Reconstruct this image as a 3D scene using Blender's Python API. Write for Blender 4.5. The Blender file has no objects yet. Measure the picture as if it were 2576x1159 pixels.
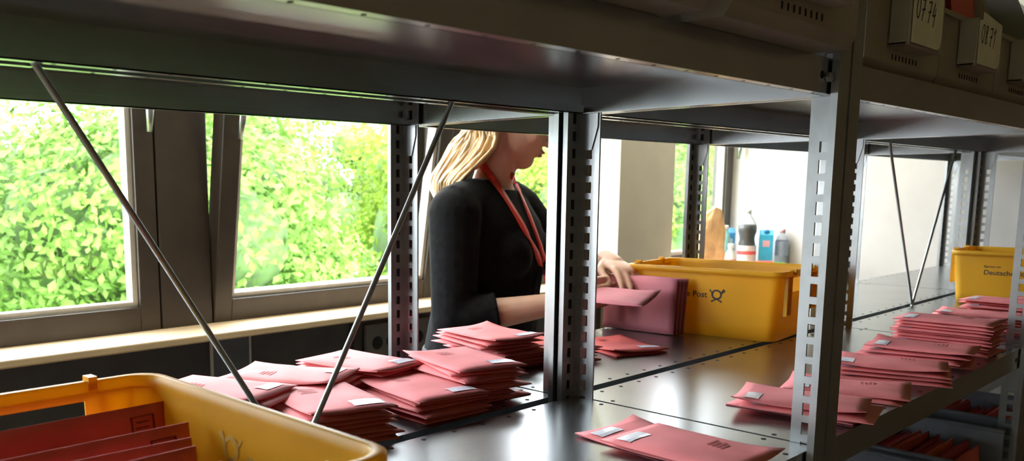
import bpy, bmesh, math, random
import numpy as np
from mathutils import Vector, Matrix, noise
from mathutils.bvhtree import BVHTree
random.seed(7)
S = bpy.context.scene
COL = S.collection
R = math.radians
Z0 = 1.0                    # height of the work shelf above the floor

# ------------------------------------------------------------------ camera
F_PX, CX, CY, PITCH, YAW = 2203.4, 1049.0, 796.6, 0.146295, 0.755425
CAM = Vector((0, 0, Z0 + .32))
fw = Vector((math.sin(YAW) * math.cos(PITCH), math.cos(YAW) * math.cos(PITCH), -math.sin(PITCH)))
rt = Vector((math.cos(YAW), -math.sin(YAW), 0))
up = rt.cross(fw)
cd = bpy.data.cameras.new('camera')
cam = bpy.data.objects.new('camera', cd); COL.objects.link(cam)
cd.sensor_width = 36; cd.lens = 36 * F_PX / 2576
cd.shift_x = (1288 - CX) / 2576; cd.shift_y = (CY - 579.5) / 2576
cd.dof.use_dof = True; cd.dof.focus_distance = 1.2; cd.dof.aperture_fstop = 10
cd.clip_start = .02; cd.clip_end = 300
M = Matrix((rt, up, -fw)).transposed().to_4x4(); M.translation = CAM
cam.matrix_world = M
S.camera = cam

def ray(px, py):
    return fw + rt * ((px - CX) / F_PX) - up * ((py - CY) / F_PX)
def at_y(px, py, Y):
    d = ray(px, py); return CAM + d * (Y / d.y)

# ------------------------------------------------------------------ sky, sun, exposure
W = bpy.data.worlds.new('sky'); S.world = W; W.use_nodes = True
bg = W.node_tree.nodes['Background']
bg.inputs[0].default_value = (.93, .95, 1.0, 1); bg.inputs[1].default_value = 9.0
sd = bpy.data.lights.new('sun', 'SUN'); sun = bpy.data.objects.new('sun', sd); COL.objects.link(sun)
sd.energy = 9; sd.angle = R(1); sd.color = (1, .95, .84)
sun.rotation_euler = (R(38), 0, R(-22)); sun.location = (0, -5, 20)
S.view_settings.view_transform = 'Standard'; S.view_settings.look = 'None'
S.view_settings.exposure = 1.2; S.view_settings.gamma = 1.0; S.view_settings.use_curve_mapping = False
S.cycles.max_bounces = 10; S.cycles.diffuse_bounces = 6; S.cycles.glossy_bounces = 5
S.cycles.transmission_bounces = 8; S.cycles.transparent_max_bounces = 16
S.cycles.sample_clamp_indirect = 8; S.cycles.use_denoising = True
S.cycles.caustics_reflective = False; S.cycles.caustics_refractive = False

# ------------------------------------------------------------------ materials
def lin(c):
    return tuple((v / 12.92 if v <= .04045 else ((v + .055) / 1.055) ** 2.4) for v in c)
def hexc(h):
    return lin(tuple(int(h[i:i + 2], 16) / 255 for i in (0, 2, 4)))
MATS = {}
def mat(name, col, rough=.5, metal=0, noise_amt=.06, noise_scale=30, bump=0, bump_scale=200, spec=.5, transl=0, sub=None, stretch=None):
    if name in MATS: return MATS[name]
    m = bpy.data.materials.new(name); m.use_nodes = True; MATS[name] = m
    nt = m.node_tree; b = nt.nodes['Principled BSDF']
    b.inputs['Roughness'].default_value = rough; b.inputs['Metallic'].default_value = metal
    b.inputs['Specular IOR Level'].default_value = spec
    tc = nt.nodes.new('ShaderNodeTexCoord'); src = tc.outputs['Object']
    if stretch:
        mp = nt.nodes.new('ShaderNodeMapping'); mp.inputs['Scale'].default_value = stretch
        nt.links.new(src, mp.inputs[0]); src = mp.outputs[0]
    n = nt.nodes.new('ShaderNodeTexNoise'); n.inputs['Scale'].default_value = noise_scale; n.inputs['Detail'].default_value = 4
    nt.links.new(src, n.inputs['Vector'])
    cr = nt.nodes.new('ShaderNodeValToRGB')
    a = 1 - noise_amt * 2.5; z = 1 + noise_amt * 1.5
    cr.color_ramp.elements[0].position = .3; cr.color_ramp.elements[1].position = .7
    cr.color_ramp.elements[0].color = (col[0] * a, col[1] * a, col[2] * a, 1)
    cr.color_ramp.elements[1].color = (min(1, col[0] * z), min(1, col[1] * z), min(1, col[2] * z), 1)
    nt.links.new(n.outputs['Fac'], cr.inputs[0]); nt.links.new(cr.outputs[0], b.inputs['Base Color'])
    if bump:
        n2 = nt.nodes.new('ShaderNodeTexNoise'); n2.inputs['Scale'].default_value = bump_scale
        nt.links.new(src, n2.inputs['Vector'])
        bp = nt.nodes.new('ShaderNodeBump'); bp.inputs['Strength'].default_value = bump; bp.inputs['Distance'].default_value = .002
        nt.links.new(n2.outputs['Fac'], bp.inputs['Height']); nt.links.new(bp.outputs[0], b.inputs['Normal'])
    if transl:
        t = nt.nodes.new('ShaderNodeBsdfTranslucent'); nt.links.new(cr.outputs[0], t.inputs[0])
        mx = nt.nodes.new('ShaderNodeMixShader'); mx.inputs[0].default_value = transl
        out = nt.nodes['Material Output']
        nt.links.new(b.outputs[0], mx.inputs[1]); nt.links.new(t.outputs[0], mx.inputs[2]); nt.links.new(mx.outputs[0], out.inputs[0])
    if sub:
        b.inputs['Subsurface Weight'].default_value = sub; b.inputs['Subsurface Radius'].default_value = (1, .35, .2)
        b.inputs['Subsurface Scale'].default_value = .006
    return m
steel = mat('galvanised_steel', (.33, .35, .36), .36, 1, .05, 22, .05, 60)
steel_board = mat('galvanised_board', (.38, .40, .415), .27, 1, .04, 9)
black = mat('dark_hole', (.006, .006, .006), .9)
wall_m = mat('wall_paint', (.62, .60, .575), .9, 0, .02, 8, .25, 160)
pillar_m = mat('pillar_paint', (.82, .75, .64), .9, 0, .02, 8, .2, 160)
ceil_m = mat('ceiling_paint', (.82, .80, .77), .9, 0, .02, 5)
back_m = mat('back_wall_paint', (.11, .068, .034), .85, 0, .06, 4)  # kept dark brown so aisle-side steel reflects dark and warm
floor_m = mat('floor_linoleum', (.42, .35, .27), .45, 0, .1, 12)
frame_m = mat('window_frame_paint', (.050, .038, .030), .42, 0, .08, 14)
bead_m = mat('glazing_bead', (.62, .60, .58), .4, 0, .03, 40)
sill_m = mat('sill_wood', (.78, .60, .40), .5, 0, .05, 6, .1, 80, stretch=(1, 12, 12))
panel_m = mat('radiator_casing', (.055, .048, .043), .5, 0, .1, 10)
grey_panel = mat('grey_joint_plate', (.11, .115, .12), .45, .2, .06, 20)
red_paper = mat('red_envelope_paper', (.66, .125, .12), .75, 0, .05, 18, .25, 55)
pink_paper = mat('pink_envelope_paper', (.74, .205, .22), .75, 0, .05, 18, .25, 55)
rose_paper = mat('rose_envelope_paper', (.60, .20, .25), .7, 0, .05, 14, .2, 45)
label_m = mat('address_window', (.66, .68, .78), .25, 0, .08, 90)
ink = mat('printed_ink', (.03, .028, .03), .7)
faint_ink = mat('faint_print', (.36, .085, .085), .8)
yellow = mat('yellow_plastic', (.82, .49, .028), .38, 0, .04, 6, .06, 30, transl=.42)
ghost = mat('print_showing_through', (.50, .30, .03), .6)
grey_bin = mat('grey_bin_plastic', (.30, .275, .25), .5, 0, .05, 12)
card_m = mat('label_card', (.78, .75, .70), .8, 0, .03, 30)
skin_m = mat('skin', (.74, .47, .36), .5, 0, .04, 20, .05, 300, sub=.25)
hair_m = mat('blonde_hair', (.64, .44, .235), .42, 0, .22, 40, .5, 160, stretch=(1, 1, .12))
sweater_m = mat('black_knit', (.007, .007, .008), .9, 0, .2, 60, .35, 260, spec=.15)
trouser_m = mat('dark_denim', (.02, .024, .04), .85, 0, .2, 60)
shoe_m = mat('shoe_leather', (.015, .013, .012), .5)
lanyard_m = mat('red_lanyard', (.78, .045, .03), .5, 0, .05, 60)
lip_m = mat('lips', (.55, .19, .16), .45)
bag_m = mat('kraft_paper', (.62, .37, .18), .85, 0, .12, 14, .4, 40)
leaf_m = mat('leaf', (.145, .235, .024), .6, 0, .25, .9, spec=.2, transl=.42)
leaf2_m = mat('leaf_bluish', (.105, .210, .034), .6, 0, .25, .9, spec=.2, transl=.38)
core_m = mat('shaded_foliage', (.045, .095, .016), .8, 0, .3, 1.5)  # darker green paints in the shaded pockets between the leaves
bark_m = mat('bark', (.16, .11, .07), .9, 0, .2, 6)
grass_m = mat('grass', (.16, .30, .05), .9, 0, .25, 1)
def glass_mat():
    m = bpy.data.materials.new('window_glass'); m.use_nodes = True; nt = m.node_tree; nt.nodes.clear()
    o = nt.nodes.new('ShaderNodeOutputMaterial'); mx = nt.nodes.new('ShaderNodeMixShader')
    lw = nt.nodes.new('ShaderNodeLayerWeight'); lw.inputs[0].default_value = .5      # Schlick reflectance of a thin pane
    pw = nt.nodes.new('ShaderNodeMath'); pw.operation = 'POWER'; pw.inputs[1].default_value = 5
    fr = nt.nodes.new('ShaderNodeMath'); fr.operation = 'MULTIPLY_ADD'; fr.inputs[1].default_value = .9; fr.inputs[2].default_value = .03
    nt.links.new(lw.outputs['Facing'], pw.inputs[0]); nt.links.new(pw.outputs[0], fr.inputs[0])
    t = nt.nodes.new('ShaderNodeBsdfTransparent'); t.inputs[0].default_value = (.97, .985, .975, 1)
    g = nt.nodes.new('ShaderNodeBsdfGlossy'); g.inputs['Roughness'].default_value = .02
    nt.links.new(fr.outputs[0], mx.inputs[0]); nt.links.new(t.outputs[0], mx.inputs[1]); nt.links.new(g.outputs[0], mx.inputs[2]); nt.links.new(mx.outputs[0], o.inputs[0])
    return m
glass_m = glass_mat()

# ------------------------------------------------------------------ mesh helpers
class MB:
    def __init__(s): s.v = []; s.f = []
    def add(s, vs, fs):
        n = len(s.v); s.v += [tuple(v) for v in vs]; s.f += [tuple(i + n for i in f) for f in fs]; return s
    def box(s, x0, x1, y0, y1, z0, z1):
        return s.add([(x0, y0, z0), (x1, y0, z0), (x1, y1, z0), (x0, y1, z0), (x0, y0, z1), (x1, y0, z1), (x1, y1, z1), (x0, y1, z1)],
                     [(0, 3, 2, 1), (4, 5, 6, 7), (0, 1, 5, 4), (1, 2, 6, 5), (2, 3, 7, 6), (3, 0, 4, 7)])
    def tube(s, pts, rad, n=10, caps=True, flat=1.0, upv=None):
        pts = [Vector(p) for p in pts]; k = len(pts)
        rad = rad if isinstance(rad, (list, tuple)) else [rad] * k
        rings = []; prev = None
        for i, p in enumerate(pts):
            d = (pts[min(i + 1, k - 1)] - pts[max(i - 1, 0)]).normalized()
            if prev is None:
                a = Vector(upv) if upv else (Vector((0, 0, 1)) if abs(d.z) < .9 else Vector((1, 0, 0)))
            else: a = prev
            u = (a - d * a.dot(d)).normalized(); w = d.cross(u); prev = u
            rings.append([p + u * (rad[i] * math.cos(t)) + w * (rad[i] * flat * math.sin(t)) for t in [2 * math.pi * j / n for j in range(n)]])
        vs = [q for r_ in rings for q in r_]; fs = []
        for i in range(k - 1):
            for j in range(n):
                a = i * n + j; b = i * n + (j + 1) % n
                fs.append((a, b, b + n, a + n))
        if caps: fs.append(tuple(reversed(range(n)))); fs.append(tuple((k - 1) * n + j for j in range(n)))
        return s.add(vs, fs)
    def ell(s, c, rx, ry, rz, mtx=None, nu=20, nv=12):
        vs = []; fs = []; c = Vector(c)
        for i in range(nv + 1):
            ph = math.pi * i / nv
            for j in range(nu):
                th = 2 * math.pi * j / nu
                p = Vector((rx * math.sin(ph) * math.cos(th), ry * math.sin(ph) * math.sin(th), rz * math.cos(ph)))
                vs.append(c + (mtx @ p if mtx else p))
        for i in range(nv):
            for j in range(nu):
                a = i * nu + j; b = i * nu + (j + 1) % nu
                fs.append((a, a + nu, b + nu, b))
        return s.add(vs, fs)
    def lathe(s, prof, n=24, c=(0, 0, 0), cap=True):
        vs = []; fs = []
        for r_, z in prof:
            for j in range(n):
                t = 2 * math.pi * j / n; vs.append((c[0] + r_ * math.cos(t), c[1] + r_ * math.sin(t), c[2] + z))
        for i in range(len(prof) - 1):
            for j in range(n):
                a = i * n + j; b = i * n + (j + 1) % n; fs.append((a, b, b + n, a + n))
        if cap: fs.append(tuple(reversed(range(n)))); fs.append(tuple((len(prof) - 1) * n + j for j in range(n)))
        return s.add(vs, fs)
    def loft(s, rings, closed=True, caps=True):
        n = len(rings[0]); vs = [p for r_ in rings for p in r_]; fs = []
        for i in range(len(rings) - 1):
            for j in range(n if closed else n - 1):
                a = i * n + j; b = i * n + (j + 1) % n; fs.append((a, b, b + n, a + n))
        if caps: fs.append(tuple(reversed(range(n)))); fs.append(tuple((len(rings) - 1) * n + j for j in range(n)))
        return s.add(vs, fs)
    def disc(s, c, r_, axis='z', n=10):
        c = Vector(c); vs = []
        for j in range(n):
            t = 2 * math.pi * j / n; a, b = r_ * math.cos(t), r_ * math.sin(t)
            vs.append(c + (Vector((a, b, 0)) if axis == 'z' else Vector((a, 0, b)) if axis == 'y' else Vector((0, a, b))))
        return s.add(vs, [tuple(range(n))])
    def mesh(s, name, smooth=False):
        me = bpy.data.meshes.new(name); me.from_pydata([tuple(v) for v in s.v], [], s.f); me.update()
        if smooth:
            for p in me.polygons: p.use_smooth = True
        return me
    def build(s, name, m, parent=None, smooth=False, bevel=0):
        return link(name, s.mesh(name, smooth), m, parent, bevel)
def link(name, me, m, parent=None, bevel=0):
    o = bpy.data.objects.new(name, me); COL.objects.link(o)
    if m is not None and not me.materials: me.materials.append(m)
    if parent: o.parent = parent
    if bevel:
        b = o.modifiers.new('bevel', 'BEVEL'); b.width = bevel; b.segments = 2; b.limit_method = 'ANGLE'
    return o
def tag(o, label=None, cat=None, group=None, kind=None):
    if label: o['label'] = label
    if cat: o['category'] = cat
    if group: o['group'] = group
    if kind: o['kind'] = kind
    return o
def empty(name, loc=(0, 0, 0), rz=0, **k):
    o = bpy.data.objects.new(name, None); COL.objects.link(o); o.location = loc; o.rotation_euler.z = rz
    o.empty_display_size = .05
    return tag(o, **k)
ORD = 'first second third fourth fifth sixth seventh eighth ninth tenth eleventh twelfth thirteenth fourteenth fifteenth sixteenth seventeenth eighteenth nineteenth twentieth'.split()
def ordn(i):
    if i < 20: return ORD[i]
    tens = {2: 'twenty', 3: 'thirty', 4: 'forty'}[(i + 1) // 10]
    return (tens + '-' + ORD[(i + 1) % 10 - 1]) if (i + 1) % 10 else {3: 'thirtieth', 4: 'fortieth'}[(i + 1) // 10]

# ------------------------------------------------------------------ room shell
XR, XL, YB, ZC = 4.2, -3.2, -.75, 2.75
YW = 2.15                       # plane of the window frames
def struct(name, mb, m, label, cat=None, bevel=0):
    return tag(mb.build(name, m, bevel=bevel), label, cat or name.split('_')[0], kind='structure')
struct('floor', MB().box(XL - .1, XR + .1, YB - .1, YW + .1, -.1, 0), floor_m, 'dark linoleum floor under the steel shelving')
struct('ceiling', MB().box(XL - .1, XR + .1, YB - .1, YW + .12, ZC, ZC + .1), ceil_m, 'plain pale ceiling above the shelving rows')
struct('wall_back', MB().box(XL - .1, XR + .1, YB - .1, YB, 0, ZC), back_m, 'brownish wall on the aisle side behind the camera')
struct('wall_left', MB().box(XL - .1, XL, YB, YW + .1, 0, ZC), wall_m, 'pale end wall on the left outside the picture')
struct('wall_aisle', MB().box(XR, XR + .1, YB, .36, 0, ZC), back_m, 'unseen end of the aisle, made brown to darken reflections')  # end wall split here; unseen brown stretch added to darken steel reflections
struct('wall_right', MB().box(XR, XR + .1, .36, YW + .1, 0, ZC), wall_m, 'bright white end wall behind the bottles and cartons')
wb = MB().box(XL, XR, YW, YW + .1, 0, Z0 - .06).box(XL, XR, YW, YW + .1, 2.35, ZC)
struct('wall_window', wb, wall_m, 'window wall with parapet and lintel around the windows')
struct('wall_pillar', MB().box(2.955, 3.36, 1.98, YW + .1, 0, ZC), pillar_m, 'cream painted pillar standing out between two windows', bevel=.004)
# windows: outer X range, tilt angle, and where the handle sits
WIN = [(-2.95, -2.07, 0, 'R'), (-1.90, -1.02, 0, 'R'), (-.86, .03, 0, 'R'), (.20, 1.09, 0, 'R'), (1.24, 2.11, 9, 'L'), (2.27, 2.955, 0, 'L'), (3.36, 4.195, 0, 'R')]  # leftmost ones are unseen, added to bring in more daylight
ZB, ZT = Z0 - .055, 2.35
wlab = ['window far left beyond the picture, first of the row', 'window left of the picture, second of the row', 'window just outside the left picture edge',
        'closed window at the left edge, green trees filling its pane', 'tilted open window with dark frame between mullion and the woman',
        'window behind the woman next to the cream pillar', 'narrow looking window between the cream pillar and the white end wall']
for i, (x0, x1, tilt, side) in enumerate(WIN):
    w = empty('window_%d' % (i + 1), (0, YW, ZB), label=wlab[i], cat='window', kind='structure')
    sash = MB(); st = .060; dz = ZT - ZB - .002; g = .004
    sash.box(x0 + g, x0 + st, -.002, .055, 0, dz).box(x1 - st, x1 - g, -.002, .055, 0, dz)
    sash.box(x0 + st, x1 - st, -.002, .055, 0, .066).box(x0 + st, x1 - st, -.002, .055, dz - .075, dz)
    so = sash.build('sash_frame', frame_m, w, bevel=.003)
    be = MB(); a, b, c, d = x0 + st, x1 - st, .066, dz - .075; q = .014
    be.box(a, a + q, .012, .046, c, d).box(b - q, b, .012, .046, c, d).box(a + q, b - q, .012, .046, c, c + q).box(a + q, b - q, .012, .046, d - q, d)
    bo = be.build('glazing_bead', bead_m, w)
    po = MB().box(a + q * .5, b - q * .5, .028, .033, c + q * .5, d - q * .5).build('pane', glass_m, w)
    hx = (x1 - .034) if side == 'R' else (x0 + .030); hz = .62
    h = MB().box(hx - .014, hx + .014, -.012, -.002, hz - .03, hz + .03)
    h.tube([(hx, -.012, hz), (hx, -.045, hz), (hx, -.052, hz - .012), (hx, -.05, hz - .055), (hx, -.043, hz - .105)], [.009, .009, .010, .010, .007], 10)
    ho = h.build('handle', steel, w, True)
    for o in (so, bo, po, ho): o.rotation_euler.x = R(tilt)
    of = MB(); of.box(x0 - .002, x0 + .03, .058, .09, -.005, dz).box(x1 - .03, x1 + .002, .058, .09, -.005, dz).box(x0 + .03, x1 - .03, .058, .09, -.005, .03).box(x0 + .03, x1 - .03, .058, .09, dz - .03, dz)
    of.build('outer_frame', frame_m, w)
edges = [XL] + [v for a in WIN for v in a[:2]] + [XR]
k = 0
for a, b in zip(edges[0::2], edges[1::2]):
    if b - a > .03 and not (2.9 < a < 3.3):
        k += 1
        struct('trim_%d' % k, MB().box(a, b, YW - .004, YW + .09, ZB, ZT), frame_m, 'dark brown mullion post, %s from the left end of the window row' % ORD[k - 1], 'trim', bevel=.003)
sl = tag(MB().box(XL, 2.954, 1.985, YW + .001, Z0 - .073, Z0 - .053).build('trim_sill', sill_m, bevel=.004), 'long pale wooden window sill running below the windows', 'sill', kind='structure')
tag(MB().box(3.361, XR - .001, 1.82, YW + .001, Z0 - .073, Z0 - .053).build('trim_sill', sill_m, bevel=.004), 'short pale sill carrying bottles beside the end wall', 'sill', kind='structure')
cas = empty('radiator_casing', (0, 2.05, 0), label='dark casing below the long window sill with grey joint plate and sockets', cat='casing')
MB().box(XL, 2.954, 0, .10, .02, Z0 - .074).build('casing_panel', panel_m, cas)
MB().box(1.175, 1.29, -.006, 0, .10, Z0 - .074).build('joint_plate', grey_panel, cas)
for x in (1.172, 1.290): MB().box(x, x + .005, -.009, 0, .10, Z0 - .074).build('joint_strip', bead_m, cas)
sk = MB().box(1.70, 1.98, -.022, 0, Z0 - .22, Z0 - .095).build('socket_trunk', mat('socket_plastic', (.14, .13, .12), .5), cas, bevel=.003)
for x in (1.742, 1.80, 1.858, 1.916):
    c = MB().lathe([(.021, -.004), (.021, .0), (.017, .001), (.016, -.0005)], 20)
    o = c.build('socket', black, sk); o.rotation_euler = (R(90), 0, 0); o.location = (x, -.0235, Z0 - .155)
vt = MB().box(1.655, 1.69, -.012, 0, .10, Z0 - .074).build('cover_strip', frame_m, cas)

# unseen fill lamps, added above the walkway to brighten pillar and woman
fill_em = bpy.data.materials.new('fill_lamp_glow'); fill_em.use_nodes = True
_b = fill_em.node_tree.nodes['Principled BSDF']; _b.inputs['Base Color'].default_value = (.9, .88, .82, 1)
_b.inputs['Emission Color'].default_value = (1, .90, .76, 1); _b.inputs['Emission Strength'].default_value = 10
for i, x in enumerate((-.6, 1.5, 3.5)):
    lp = empty('fill_lamp', (x, 1.62, ZC), label='added unseen fill lamp over the window walkway, %s from the left' % ORD[i], cat='lamp', group='added fill lamps over the walkway')
    MB().box(-.62, .62, -.11, .11, -.045, -.0005).build('fill_housing', bead_m, lp, bevel=.004)
    MB().box(-.60, .60, -.095, .095, -.056, -.0455).build('fill_panel', fill_em, lp)

# ------------------------------------------------------------------ steel shelving
A_F, A_R, B_F, B_R = .43, .800, .822, 1.157       # shelf board edges, near row and window row
XA = [.03, 1.09, 2.10, 3.16]; XB = [.03, 1.074, 2.078, 3.125, 4.12]
TOPZ = .467
def upright(row, X, Y, sgn, h=2.02, lv=()):
    """T-section post: outer face at Y, web pointing inward (sgn)."""
    mb = MB()
    def b(u0, u1, v0, v1, z0, z1):
        y0, y1 = sorted((v0 * sgn, v1 * sgn)); mb.box(u0, u1, y0, y1, z0, z1)
    b(-.033, -.003, 0, .004, 0, h); b(.003, .033, 0, .004, 0, h)
    b(-.033, -.030, .004, .0085, 0, h); b(.030, .033, .004, .0085, 0, h)
    b(-.030, -.0016, .0055, .0070, 0, h); b(.0016, .030, .0055, .0070, 0, h)
    b(-.003, .003, .002, .0055, 0, h)
    s0, s1, e = .019, .030, .043
    b(-.0016, .0016, .0055, s0, 0, h); b(-.0016, .0016, s1, e, 0, h)
    z = .02
    zs = [.0200 + .025 * i for i in range(int((h - .04) / .025))]
    prev = 0
    for zz in zs:
        b(-.0016, .0016, s0, s1, prev, zz - .008); prev = zz + .008
    b(-.0016, .0016, s0, s1, prev, h)
    o = mb.build('upright', steel, row); o.location = (X, Y, 0)
    sl = MB()
    for zz in zs:
        for u in (-.015, .015):
            y0, y1 = sorted((.0068 * sgn, .0074 * sgn)); sl.box(u - .0035, u + .0035, y0, y1, zz - .007, zz + .007)
    tag(sl.build('slot_columns', black, o), kind='stuff')
    for zb in lv:               # small hooked bracket below each board
        for s_ in (-1, 1):
            br = MB(); x0 = s_ * .0022; x1 = s_ * .0038
            pr = [(.012, 0), (.040, 0), (.040, -.018), (.030, -.052), (.015, -.052)]
            ring = [(x0, v * sgn, z_) for v, z_ in pr]; ring2 = [(x1, v * sgn, z_) for v, z_ in pr]
            br.loft([ring, ring2]); bo = br.build('bracket', steel, o); bo.location.z = zb - .040
    return o
def board(row, x0, x1, y0, y1, z, top=True):
    """inverted sheet-steel tray with folded lips; z is the top face"""
    x0 += .003; x1 -= .003; L = x1 - x0; D = y1 - y0; t = .0015
    mb = MB().box(0, L, 0, D, -t, 0)
    hh = .040
    mb.box(0, L, 0, t, -hh, -t).box(0, L, D - t, D, -hh, -t).box(0, t, t, D - t, -hh, -t).box(L - t, L, t, D - t, -hh, -t)
    l = .013
    mb.box(t, L - t, t, l, -hh, -hh + t).box(t, L - t, D - l, D - t, -hh, -hh + t).box(t, l, l, D - l, -hh, -hh + t).box(L - l, L - t, l, D - l, -hh, -hh + t)
    mb.box(l - t, L - l + t, l - t, l, -hh, -hh + .012).box(l - t, L - l + t, D - l, D - l + t, -hh, -hh + .012)
    o = mb.build('shelf_board', steel_board, row); o.location = (x0, y0, z)
    ho = MB()
    for i in range(1, 19):
        for y in (.012, D - .012): ho.disc((L * i / 19, y, .0004), .0034, 'z', 8)
    for x in (.012, L - .012):
        for y in (.06, D - .06): ho.disc((x, y, .0004), .0034, 'z', 8)
    for i in (.05, L - .05):
        ho.disc((i, -.0004, -.02), .0045, 'y', 8); ho.disc((i, D + .0004, -.02), .0045, 'y', 8)
    # seen from below along the folded lips
    for i in range(1, 19):
        for y in (.007, D - .007): ho.disc((L * i / 19, y, -hh - .0003), .0024, 'z', 6)
    tag(ho.build('hole_rows', black, o), kind='stuff')
    return o
rowA = empty('steel_shelving', (0, 0, 0), label='near row of galvanised steel shelving with bins on top and loose envelopes', cat='shelving')
rowB = empty('steel_shelving', (0, 0, 0), label='window-side row of galvanised steel shelving carrying the large envelope piles', cat='shelving')
LOW = [-.36, -.78]
for i, X in enumerate(XB):
    lv = (Z0 + TOPZ, Z0)
    if i < 4:
        upright(rowA, XA[i], A_F - .011, 1, lv=lv); upright(rowA, XA[i], A_R + .009, -1, lv=lv)
    upright(rowB, X + (.010 if i else 0), B_F - .009, 1, lv=lv); upright(rowB, X - (.012 if i else 0), B_R + .011, -1, lv=lv)
for i in range(4):
    for z in (0, TOPZ, TOPZ + .45, *LOW):  # topmost level is unseen, added to shade the bins below it
        if i < 3: board(rowA, XA[i], XA[i + 1], A_F, A_R, Z0 + z)
        board(rowB, XB[i], XB[i + 1], B_F, B_R, Z0 + z)
for xa, xb, xc in ((.301, .57, .825), (2.385, 2.648, 2.915)):
    for x in (xa, xc):
        dx = .012 if x < xb else -.012
        o = MB().tube([(x + (x - xb) * .05, .811, .450), (x, .811, .428), (x + (xb - x) * .5, .811, .214), (xb, .811, .0), (xb - (x - xb) * .03, .811, -.015)], .0036, 8).build('brace_rod', steel, rowA, True)
        o.location.z = Z0
# a few bolts at the upper front beam
for x in (1.050, 1.130, 2.062):
    o = MB().lathe([(.006, 0), (.006, .004), (.004, .006)], 6).build('bolt', steel, rowA); o.rotation_euler = (R(90), 0, 0); o.location = (x, A_F - .0005, Z0 + TOPZ - .022)

# ------------------------------------------------------------------ envelopes
EW, EL = .122, .176
def env_mesh(t, seed, curl=0, w=EW, l=EL):
    rnd = random.Random(seed); nx, ny = 9, 11
    ox, oy = rnd.uniform(0, 50), rnd.uniform(0, 50)
    cs = [rnd.uniform(-.3, 1) * curl for _ in range(4)]
    def hgt(u, v):
        e = (1 - abs(u) ** 5) * (1 - abs(v) ** 5)
        n = .75 + .5 * noise.noise((u * 1.3 + ox, v * 1.7 + oy, seed * .37))
        return t * max(0, e) * n
    def base(u, v):
        z = 0
        for k, (a, b) in enumerate(((1, 1), (1, -1), (-1, 1), (-1, -1))):
            d = max(0, (u * a + v * b) - 1.15); z += cs[k] * d * d * .011
        return max(z, 0)
    vs = []; fs = []
    for s_ in (0, 1):
        for i in range(nx):
            for j in range(ny):
                u = -1 + 2 * i / (nx - 1); v = -1 + 2 * j / (ny - 1)
                z = base(u, v) + (hgt(u, v) + .0009 if s_ else 0)
                if s_ and v > .62: z += .0006
                vs.append((u * w / 2, v * l / 2, z))
    n = nx * ny
    for i in range(nx - 1):
        for j in range(ny - 1):
            a, b, c, d = i * ny + j, (i + 1) * ny + j, (i + 1) * ny + j + 1, i * ny + j + 1
            fs.append((a, d, c, b)); fs.append((n + a, n + b, n + c, n + d))
    per = [i * ny for i in range(nx)] + [(nx - 1) * ny + j for j in range(1, ny)] + [i * ny + ny - 1 for i in range(nx - 2, -1, -1)] + [j for j in range(ny - 2, 0, -1)]
    for i, a in enumerate(per):
        b = per[(i + 1) % len(per)]; fs.append((a, b, n + b, n + a))
    me = bpy.data.meshes.new('envelope'); me.from_pydata(vs, [], fs)
    for p in me.polygons: p.use_smooth = p.index < len(fs) - len(per)
    def patch(name, x0, x1, y0, y1, off=.0006, kx=5, ky=4):
        pv = []; pf = []
        for i in range(kx):
            for j in range(ky):
                x = x0 + (x1 - x0) * i / (kx - 1); y = y0 + (y1 - y0) * j / (ky - 1); u, v = x * 2 / w, y * 2 / l
                pv.append((x, y, base(u, v) + hgt(u, v) + .0009 + off + (.0006 if v > .6 else 0)))
        for i in range(kx - 1):
            for j in range(ky - 1):
                a = i * ky + j; pf.append((a, a + ky, a + ky + 1, a + 1))
        m2 = bpy.data.meshes.new(name); m2.from_pydata(pv, [], pf); return m2
    lab = patch('address_window', -.050, -.006, .052, .073, .0007)
    # faint sender print in the middle
    pv = MB()
    for r_ in range(4):
        sub = patch('x', .005, .030 - .004 * (r_ % 2), -.020 - r_ * .006, -.0175 - r_ * .006, .0006, 4, 2)
        pv.add([v.co[:] for v in sub.vertices], [tuple(p.vertices) for p in sub.polygons])
    pr = pv.mesh('printed_lines')
    return me, lab, pr
VAR = {}
for i in range(8):
    VAR[i] = env_mesh(.0040 + .0007 * (i % 4), i, 0)
for i in range(8, 14):
    VAR[i] = env_mesh(.0060, i, 1.0)
def envelope(var, paper, loc, rot, label, group=None, lab=True, prt=True):
    me, lm, pm = VAR[var]
    key = ('e', var, paper.name)
    if key not in VAR:
        m2 = me.copy(); m2.materials.clear(); m2.materials.append(paper); VAR[key] = m2
    o = link('envelope', VAR[key], None); o.location = loc; o.rotation_euler = rot
    tag(o, label, 'envelope', group)
    if lab: link('address_window', lm, label_m, o)
    if prt: link('printed_lines', pm, faint_ink, o)
    return o
def stack(where, group, cx, cy, ang, n, paper, ztop, flip=False, z0=0, jit=1.0, seed=0):
    rnd = random.Random(seed + 101); t = (ztop - z0) / n
    for i in range(n):
        top = i == n - 1
        k = n - 1 - i
        a = ang + (0 if top else rnd.uniform(-7, 7) * jit) + (180 if flip else 0)
        x = cx + (0 if top else rnd.uniform(-.012, .012) * jit); y = cy + (0 if top else rnd.uniform(-.010, .010) * jit)
        lab = ('top envelope ' if top else 'envelope %s from top ' % ORD[k]) + where
        envelope(rnd.randrange(8, 14) if top else rnd.randrange(8), paper, (x, y, Z0 + z0 + i * t + .0006), (0, 0, R(a)), lab, group, lab=(top or k < 2 or rnd.random() < .4), prt=top)
stack('of the bulky front pile beside the yellow box', 'front pile beside the yellow box', .700, .920, -13, 7, pink_paper, .046, True, seed=1)
stack('of the low pile between the two front piles', 'middle front pile', .868, .915, -9, 6, pink_paper, .036, True, seed=2)
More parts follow.
